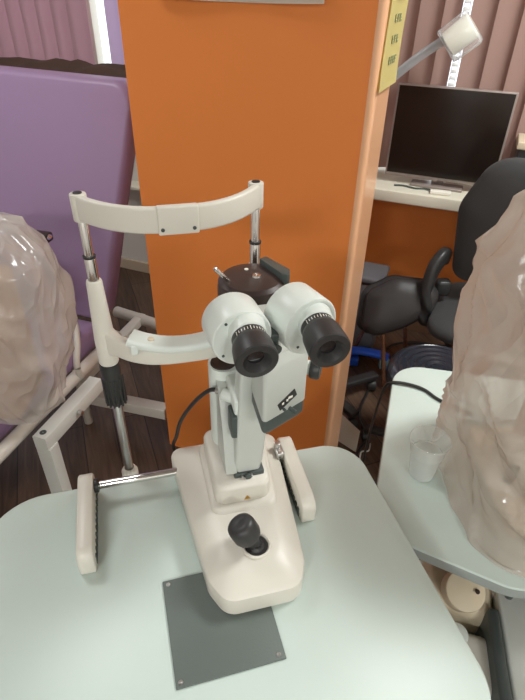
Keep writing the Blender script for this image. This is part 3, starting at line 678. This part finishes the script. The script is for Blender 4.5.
build('gas_column', cyl(new(), (.01, .02, .10), (.01, .02, .40), .028), M['black'], oc)
for k in range(5):
    a = R(72*k+20); lg = build('star_leg', sweep(new(), [Vector((.01, .02, .13)), Vector((.01+.29*math.cos(a), .02+.29*math.sin(a), .085))], rrect(.045, .03, .008)), M['black'], oc, angle=40)
    p = Vector((.01+.28*math.cos(a), .02+.28*math.sin(a), .028)); build('castor', cyl(new(), p-Vector((.02, 0, 0)), p+Vector((.02, 0, 0)), .027), M['black'], lg)

# reclined black cushion stool with bronze legs
ps = thing('padded_stool', 'tilted black padded stool on bronze legs beside the office chair arm', 'stool', (.58, 1.97, 0), 0)
pq = round_poly([(-.150, -.10), (-.09, -.135), (.03, -.085), (.14, -.01), (.165, .075), (.12, .125), (-.03, .13), (-.14, .06)], [.04, .05, .1, .06, .06, .05, .1, .06], 6)
build('cushion', pad(pq, .09, .03), M['leather'], ps, mtx=Matrix.Translation((.0, -.02, .44)) @ Matrix.Rotation(R(-8), 4, 'Z') @ Matrix.Rotation(R(-28), 4, 'X'), angle=60)
build('cushion_shell', pad([(x*1.03-.004, y*1.03-.002) for x, y in pq], .05, .0), M['black'], ps, mtx=Matrix.Translation((-.006, .015, .43)) @ Matrix.Rotation(R(-8), 4, 'Z') @ Matrix.Rotation(R(-28), 4, 'X'), angle=60)
build('joint', box(new(), (.175, .0, .535), (.06, .05, .07), .015), M['black'], ps)
build('leg', tube(new(), [(-.06, .0, .37), (-.035, -.01, .25), (.0, -.03, .01)], .011, 6), M['bronze'], ps)
build('leg', tube(new(), [(.04, .04, .38), (.085, .08, .25), (.14, .16, .01)], .009, 6), M['bronze'], ps)
build('leg', tube(new(), [(-.04, .08, .37), (-.08, .15, .25), (-.12, .22, .01)], .009, 6), M['bronze'], ps)
gy = thing('grey_hamper', 'grey vinyl box half hidden between the column and the padded stool', 'box', (.50, 2.28, 0), -21)
build('box_body', box(new(), (0, 0, .21), (.17, .17, .42), .02), M['greycloth'], gy); build('lid', box(new(), (0, 0, .435), (.18, .18, .035), .012), M['greycloth'], gy)

# blue handled brush on the floor
bh = thing('dustpan_brush', 'bright blue handled brush with pale teal end on the wooden floor', 'brush', (.49, 2.09, 0), -5)
build('handle', sweep(new(), smooth_path([(-.16, .02, .07), (-.02, .03, .085), (.08, .02, .08), (.13, .01, .07)], 6), rrect(.05, .028, .012)), M['blue'], bh, angle=50)
build('bristle_block', box(new(), (-.10, .03, .025), (.18, .04, .05), .008), M['blue'], bh)
build('end_cap', box(new(), (.115, .0, .04), (.05, .045, .05), .01), M['teal'], bh)

# round black stool with concentric rings
rs = thing('round_stool', 'glossy black round stool with concentric ribbed top behind the right-hand table', 'stool', (.635, 1.50, 0), 0)
pr = [(0, .02), (.0, .165), (.01, .175), (.045, .180), (.07, .176), (.085, .16)]
for k in range(5):
    r0 = .150-k*.027; pr += [(.088, r0), (.084, r0-.006), (.084, r0-.010), (.090, r0-.016), (.090, r0-.021)]
pr += [(.088, 0)]
build('seat', lathe(new(), (0, 0, .37), (0, 0, 1), pr, 72), M['gloss'], rs, angle=50)
build('stem', cyl(new(), (0, 0, .06), (0, 0, .38), .025), M['chrome'], rs)
for k in range(5):
    a = R(72*k+10); lg = build('star_leg', sweep(new(), [Vector((0, 0, .09)), Vector((.22*math.cos(a), .22*math.sin(a), .065))], rrect(.035, .025, .006)), M['black'], rs, angle=40)
    p = Vector((.215*math.cos(a), .215*math.sin(a), .024)); build('castor', cyl(new(), p-Vector((.015, 0, 0)), p+Vector((.015, 0, 0)), .0235), M['black'], lg)

# castor base half hidden behind the column
cbz = thing('castor_base', 'black five-legged castor base half hidden behind the orange column', 'chair base', (.285, 1.80, 0), 0)
build('hub', cyl(new(), (0, 0, .07), (0, 0, .30), .03), M['black'], cbz)
for k, (ex, ey_) in enumerate(((.245, .135), (.115, -.145), (-.09, .24), (-.22, .0), (.05, .25))):
    lg = build('star_leg', sweep(new(), [Vector((0, 0, .10)), Vector((ex, ey_, .08))], rrect(.045, .03, .008)), M['black'], cbz, angle=40)
    p = Vector((ex*.95, ey_*.95, .028)); build('castor', cyl(new(), p-Vector((.02, .0, 0)), p+Vector((.02, .0, 0)), .0275), M['black'], lg)

# printed leaflet and wires on the floor by the column
lf = thing('printed_leaflet', 'small printed leaflet leaning by the foot of the orange column', 'leaflet', (.345, 1.50, 0), 0)
bm = new(); v = [bm.verts.new(p) for p in ((-.03, .07, .02), (.045, .0, .02), (.055, .03, .11), (-.02, .09, .15))]; bm.faces.new(v); bmesh.ops.solidify(bm, geom=bm.faces[:], thickness=.001); build('sheet', bm, M['paper'], lf)
tag(build('thin_wire', tube(new(), [(.46, 1.56, .01), (.44, 1.50, .03), (.40, 1.46, .06), (.395, 1.40, .03), (.42, 1.35, .008)], .003, 8), M['greywhite']), 'thin pale wire loop on the floor beyond the instrument table', 'wire')
tag(build('floor_cable', tube(new(), [(.50, 1.9, .008), (.44, 1.75, .008), (.45, 1.6, .008), (.40, 1.5, .03), (.36, 1.42, .008), (.46, 1.33, .008), (.42, 1.2, .008)], .006, 8), M['cable']), 'black cable lying along the wooden floor beside the leaflet', 'cable')
tag(build('floor_cable', tube(new(), [(.60, 2.2, .006), (.70, 2.30, .006), (.85, 2.32, .006), (1.0, 2.25, .006)], .006, 8), M['cable']), 'black cable running along the skirting under the window sill', 'cable')
cs = thing('chrome_stand_bolt', 'small chrome bolt end sticking up behind the left table corner', 'bolt', (-.62, .98, 0), 0)
build('post', cyl(new(), (0, 0, 0), (0, 0, .28), .006), M['darkgrey'], cs); build('bolt_head', cyl(new(), (0, 0, .28), (0, 0, .295), .010), M['chrome'], cs)

# ------------------------------------------------------------------ ceiling panels, out of frame, added and spread as front and back fill
for x, y in ((-1.2, 1.35), (1.3, 1.2), (-.9, -2.3), (1.1, -2.3)):
    lm = thing('ceiling_fill', 'unseen square ceiling light panel placed as fill', 'fill lamp', (x, y, 2.59), 0, 'ceiling fill panels')
    build('frame', box(new(), (0, 0, -.01), (.62, .62, .03), .004), M['sill'], lm); build('fill_diffuser', box(new(), (0, 0, -.028), (.57, .57, .008), .002), emis('fill_glow', (.98, 1, .98), 3), lm)
    ld = bpy.data.lights.new('fill_panel_light', 'AREA'); ld.size = .57; ld.energy = 48 if y < 0 else (8 if x < 0 else 34); ld.color = (.98, 1, .98); lo = bpy.data.objects.new('fill_panel_light', ld); col.objects.link(lo); lo.location = (x, y, 2.54)

wd_ = bpy.data.worlds.new('World'); bpy.context.scene.world = wd_; wd_.use_nodes = True
wd_.node_tree.nodes['Background'].inputs[0].default_value = (.8, .88, 1, 1); wd_.node_tree.nodes['Background'].inputs[1].default_value = 1.0

# ------------------------------------------------------------------ camera
cam = bpy.data.cameras.new('Camera'); co = bpy.data.objects.new('Camera', cam); col.objects.link(co)
cam.sensor_fit = 'VERTICAL'; cam.sensor_height = 36; cam.lens = 525/700*36; cam.clip_start = .02
th, ro = R(35.7), R(1.34)
fw = Vector((0, math.cos(th), -math.sin(th))); u0 = Vector((0, math.sin(th), math.cos(th))); r0 = Vector((1, 0, 0))
rt = math.cos(ro)*r0+math.sin(ro)*u0; up = -math.sin(ro)*r0+math.cos(ro)*u0
co.matrix_world = Matrix.Translation((0, 0, 1.6)) @ Matrix((rt, up, -fw)).transposed().to_4x4()
sc_ = bpy.context.scene; sc_.camera = co
sc_.view_settings.view_transform = 'Standard'; sc_.view_settings.look = 'None'; sc_.view_settings.gamma = 1; sc_.view_settings.exposure = .3
